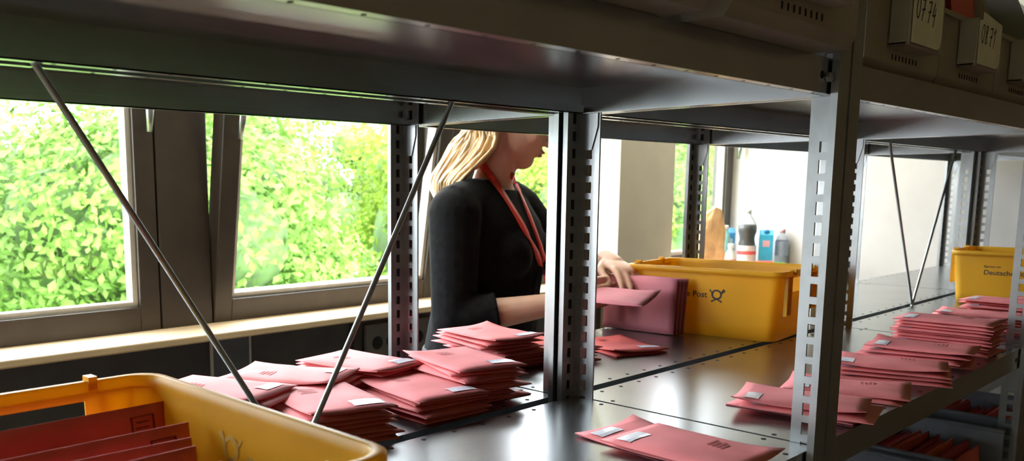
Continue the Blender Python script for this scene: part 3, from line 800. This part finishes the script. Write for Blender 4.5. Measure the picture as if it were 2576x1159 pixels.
ribbon([(1284, 440), (1298, 475), (1322, 530), (1350, 605), (1372, 670), (1388, 740)], .015, 'strap', lan)

# ------------------------------------------------------------------ groceries on the short sill
ZS = Z0 - .053 + .0006
def crumpled_bag():
    mb = MB(); rings = []
    rnd = random.Random(5); n = 28
    for k in range(12):
        z = .27 * k / 11; s_ = 1 - .10 * (k / 11) - .38 * max(0, (k - 7) / 4) ** 1.5
        ring = []
        for j in range(n):
            t = 2 * math.pi * j / n; c, q = math.cos(t), math.sin(t)
            m_ = max(abs(c), abs(q)); x, y = .062 * c / m_ ** .8, .040 * q / m_ ** .8
            d = 1 + .16 * noise.noise((x * 30, y * 30, z * 14 + 3))
            ring.append((x * s_ * d + .010 * (k / 11) - (.004 * k / 11 if k > 8 else 0), y * s_ * d, z + (.028 * noise.noise((t * 1.3, 4, 1)) if k == 11 else 0) + (.02 * c if k > 9 else 0)))
        rings.append(ring)
    mb.loft(rings); return mb
o = crumpled_bag().build('paper_bag', bag_m); o.location = (3.825, 2.06, ZS); o.rotation_euler.z = R(-40); o.scale = (1.12, 1, .98); tag(o, 'crumpled brown kraft paper bag standing on the short sill', 'bag')
bt = empty('cola_bottle', (4.06, 1.99, ZS), label='half full cola bottle with pale label before the white wall', cat='bottle')
prof = [(.030, 0), (.040, .006), (.042, .02), (.041, .09), (.038, .105), (.034, .125), (.036, .145), (.042, .165), (.043, .185), (.038, .205), (.026, .225), (.015, .240), (.0135, .252)]
clear = mat('clear_plastic', (.75, .78, .80), .1, 0, .01)
cb = clear.node_tree.nodes['Principled BSDF']; cb.inputs['Transmission Weight'].default_value = .9; cb.inputs['IOR'].default_value = 1.2
MB().lathe(prof, 28).build('bottle_body', clear, bt, True)
MB().lathe([(.028, .003)] + [(r_ - .0025, z) for r_, z in prof[1:9]] + [(.034, .195)], 28).build('cola', mat('cola_liquid', (.018, .008, .006), .15), bt, True)
MB().lathe([(.0428, .022), (.0428, .098)], 28, cap=False).build('paper_label', mat('pale_label', (.74, .72, .74), .5), bt, True)
MB().lathe([(.0432, .055), (.0432, .072)], 28, cap=False).build('label_band', mat('red_print', (.75, .12, .13), .5), bt, True)
MB().lathe([(.0155, .250), (.0155, .268), (.012, .270)], 20).build('cap', mat('grey_cap', (.5, .5, .52), .4), bt, True)
def carton(loc, rz, col, col2, label, w=.062, d=.05, h=.150, capcol=None):
    r_ = empty('drink_carton', loc, rz, label=label, cat='carton')
    MB().loft([[(-w / 2, -d / 2, 0), (w / 2, -d / 2, 0), (w / 2, d / 2, 0), (-w / 2, d / 2, 0)], [(-w / 2, -d / 2, h), (w / 2, -d / 2, h), (w / 2, d / 2, h), (-w / 2, d / 2, h)], [(-w / 2, -.004, h + .022), (w / 2, -.004, h + .022), (w / 2, .004, h + .022), (-w / 2, .004, h + .022)]]).build('carton_body', mat('carton_' + label[:5], col, .4), r_, bevel=.002)
    MB().box(-w / 2 - .0004, w / 2 + .0004, -d / 2 - .0008, -d / 2 - .0002, h * .02, h * .18).build('printed_panel', mat('panel_' + label[:5], col2, .4), r_)
    MB().box(-w * .25, w * .25, -d / 2 - .0008, -d / 2 - .0002, h * .62, h * .82).build('printed_panel', mat('panel_' + label[:5], col2, .4), r_)
    if capcol: MB().lathe([(.012, 0), (.012, .014), (.010, .015)], 16, (0, -d * .28, h + .009)).build('cap', mat('cap_' + label[:5], capcol, .4), r_, True)
    return r_
carton((4.112, 1.920, ZS), R(-62), (.06, .50, .80), (.80, .45, .50), 'light blue drink carton with pink print next to the cola bottle', capcol=(.04, .25, .6))
carton((4.075, 2.095, ZS), R(-45), (.05, .22, .42), (.45, .35, .28), 'dark blue drink carton standing behind the paper bag', w=.055, h=.155)
def bottle(loc, prof, m, capm, label, band=None):
    r_ = empty('plastic_bottle', loc, label=label, cat='bottle')
    MB().lathe(prof, 22).build('bottle_body', m, r_, True)
    rr, zz = prof[-1]; MB().lathe([(rr + .002, zz - .001), (rr + .002, zz + .016), (rr, zz + .018)], 18).build('cap', capm, r_, True)
    if band: MB().lathe([(band[0], band[1]), (band[0], band[2])], 22, cap=False).build('paper_label', band[3], r_, True)
bottle((3.985, 2.065, ZS), [(.024, 0), (.027, .005), (.027, .12), (.022, .15), (.013, .165), (.013, .175)], mat('aqua_plastic', (.25, .62, .66), .3), mat('white_cap', (.85, .85, .83), .4), 'aqua bottle with white cap beside the dark blue carton')
bottle((3.835, 1.955, ZS), [(.022, 0), (.026, .005), (.026, .05), (.020, .075), (.012, .09), (.012, .098)], mat('white_plastic', (.80, .78, .76), .35), mat('white_cap', (.85, .85, .83), .4), 'small white bottle with red print in front of the aqua bottle', (.0264, .02, .045, mat('red_print', (.75, .12, .13), .5)))
bottle((4.166, 1.866, ZS), [(.028, 0), (.030, .006), (.030, .11), (.022, .14), (.012, .152), (.012, .16)], clear, mat('pink_cap', (.8, .45, .45), .4), 'clear bottle with grey-blue label against the white wall', (.0306, .05, .12, mat('greyblue_label', (.35, .42, .55), .5)))
def tub(loc, label, m, r0, r1, h):
    o = MB().lathe([(r0 * .9, 0), (r0, .002), (r1, h), (r1 + .003, h), (r1 + .003, h + .004), (r1 - .003, h + .004), (r1 - .003, h - .002), (r0 - .003, .006)], 24).build('cup', m, None, True); o.location = loc
    return tag(o, label, 'cup')
tub((3.925, 1.955, ZS), 'small white plastic cup between bag and cola bottle', mat('white_plastic', (.80, .78, .76), .35), .024, .032, .034)
def packet(loc, rz, w, d, h, m, label):
    rings = []
    for z, k in ((0, .92), (.15, 1.0), (.8, 1.0), (1, .9)):
        rings.append([(x, y, z * h * (1 + .12 * noise.noise((x * 60, y * 60, z)))) for x, y in [(a * k, b * k) for a, b in rrect2(w / 2, d / 2, .008)]])
    o = MB().loft(rings).build('snack_packet', m, None, True); o.location = loc; o.rotation_euler.z = rz
    return tag(o, label, 'packet')
def rrect2(hx, hy, r_):
    pts = []
    for cx_, cy_, a0 in ((hx - r_, hy - r_, 0), (-hx + r_, hy - r_, 90), (-hx + r_, -hy + r_, 180), (hx - r_, -hy + r_, 270)):
        for i in range(4): pts.append((cx_ + r_ * math.cos(R(a0 + 30 * i)), cy_ + r_ * math.sin(R(a0 + 30 * i))))
    return pts
packet((4.03, 1.885, ZS), R(-50), .085, .04, .028, mat('red_packet', (.80, .10, .08), .4), 'flat red snack packet in front of the blue carton')
packet((4.100, 1.842, ZS), R(-50), .05, .03, .022, mat('green_packet', (.12, .55, .10), .4), 'small green packet right of the red snack packet')

# ------------------------------------------------------------------ trees outside
tag(MB().box(-40, 90, 2.6, 120, -7.2, -7).build('lawn', grass_m), 'green ground far below the windows', 'ground', kind='structure')
def tree(x, y, zc, r_, label, m, seed, nleaf=9000):
    rnd = random.Random(seed); t = empty('tree', (x, y, -7), label=label, cat='tree', group='trees outside the windows')
    blobs = []
    for i in range(20):
        a = rnd.uniform(0, 6.283); e = rnd.uniform(-.9, .9); d = rnd.uniform(.45, .80) * r_
        blobs.append((V((math.cos(a) * math.cos(e) * d, math.sin(a) * math.cos(e) * d, zc + 7 + math.sin(e) * d * .9)), rnd.uniform(.28, .45) * r_))
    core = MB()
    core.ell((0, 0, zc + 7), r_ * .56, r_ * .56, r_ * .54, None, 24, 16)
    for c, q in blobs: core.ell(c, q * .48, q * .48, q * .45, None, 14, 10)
    me = core.mesh('shaded_foliage', True)
    link('shaded_foliage', me, core_m, t)
    vs = []; fs = []
    for i in range(nleaf):
        c, q = blobs[rnd.randrange(len(blobs))]
        n_ = V((rnd.gauss(0, 1), rnd.gauss(0, 1), rnd.gauss(0, 1))).normalized()
        # foliage towards the building is what the room sees
        p = c + n_ * q * rnd.uniform(.80, 1.10)
        nn = (n_ + V((rnd.gauss(0, .5), rnd.gauss(0, .5), rnd.gauss(.35, .5)))).normalized()
        u = nn.orthogonal().normalized(); u = (Matrix.Rotation(rnd.uniform(0, 6.28), 3, nn) @ u); w = nn.cross(u)
        s_ = rnd.uniform(.038, .078) * (r_ / 3.0)
        k = len(vs)
        vs += [tuple(p - u * s_), tuple(p + w * s_ * .55 + nn * s_ * .15), tuple(p + u * s_), tuple(p - w * s_ * .55 + nn * s_ * .15)]
        fs.append((k, k + 1, k + 2, k + 3))
    lm = bpy.data.meshes.new('leaves'); lm.from_pydata(vs, [], fs)
    lo = link('leaves', lm, m, t); lo['kind'] = 'stuff'
    MB().tube([(0, 0, 0), (.1, 0, 3), (0, .1, zc + 7)], [.35, .26, .12], 10).build('trunk', bark_m, t, True)
spots = [(-.8, 10.0, -.6, 2.9, 0), (5.0, 9.8, -.5, 2.9, 1), (10.8, 10.2, -.6, 2.9, 0), (16.6, 10.5, -.5, 2.9, 1), (22.6, 10.6, -.6, 3.0, 0), (28.8, 11.5, -.5, 3.1, 1),
         (-7, 10.5, -.5, 2.9, 1), (2.2, 16.6, .1, 3.5, 1), (9.4, 17.0, .2, 3.5, 0), (16.6, 17.4, .1, 3.5, 1), (23.8, 18.0, .2, 3.5, 0), (31, 18.6, .2, 3.6, 1)]
tl = ['light green tree seen through the left window, front row', 'fresh green tree in the tilted window, front row', 'broad green tree behind the woman, front row', 'green tree behind the cream pillar, front row',
      'green tree in the narrow window by the end wall, front row', 'large green tree at the far right outside, front row', 'green tree outside the left picture edge', 'tall tree of the rear row behind the left window', 'tall tree of the rear row behind the tilted window',
      'tall tree of the rear row behind the pillar', 'tall tree of the rear row by the narrow window', 'farthest tall tree of the rear row']
for i, (x, y, zc, r_, k) in enumerate(spots):
    tree(x, y, zc + Z0, r_, tl[i], leaf2_m if k else leaf_m, 40 + i, 38000 if i < 5 else 15000)

# daylight portals in the window openings (they guide sampling, they do not emit)
for i, (x0, x1, *_r) in enumerate(WIN):
    ld = bpy.data.lights.new('window_portal', 'AREA'); ld.shape = 'RECTANGLE'; ld.size = x1 - x0; ld.size_y = ZT - ZB
    ld.cycles.is_portal = True
    lo = bpy.data.objects.new('window_portal', ld); COL.objects.link(lo); lo.location = ((x0 + x1) / 2, YW + .2, (ZB + ZT) / 2); lo.rotation_euler = (R(-90), 0, 0)
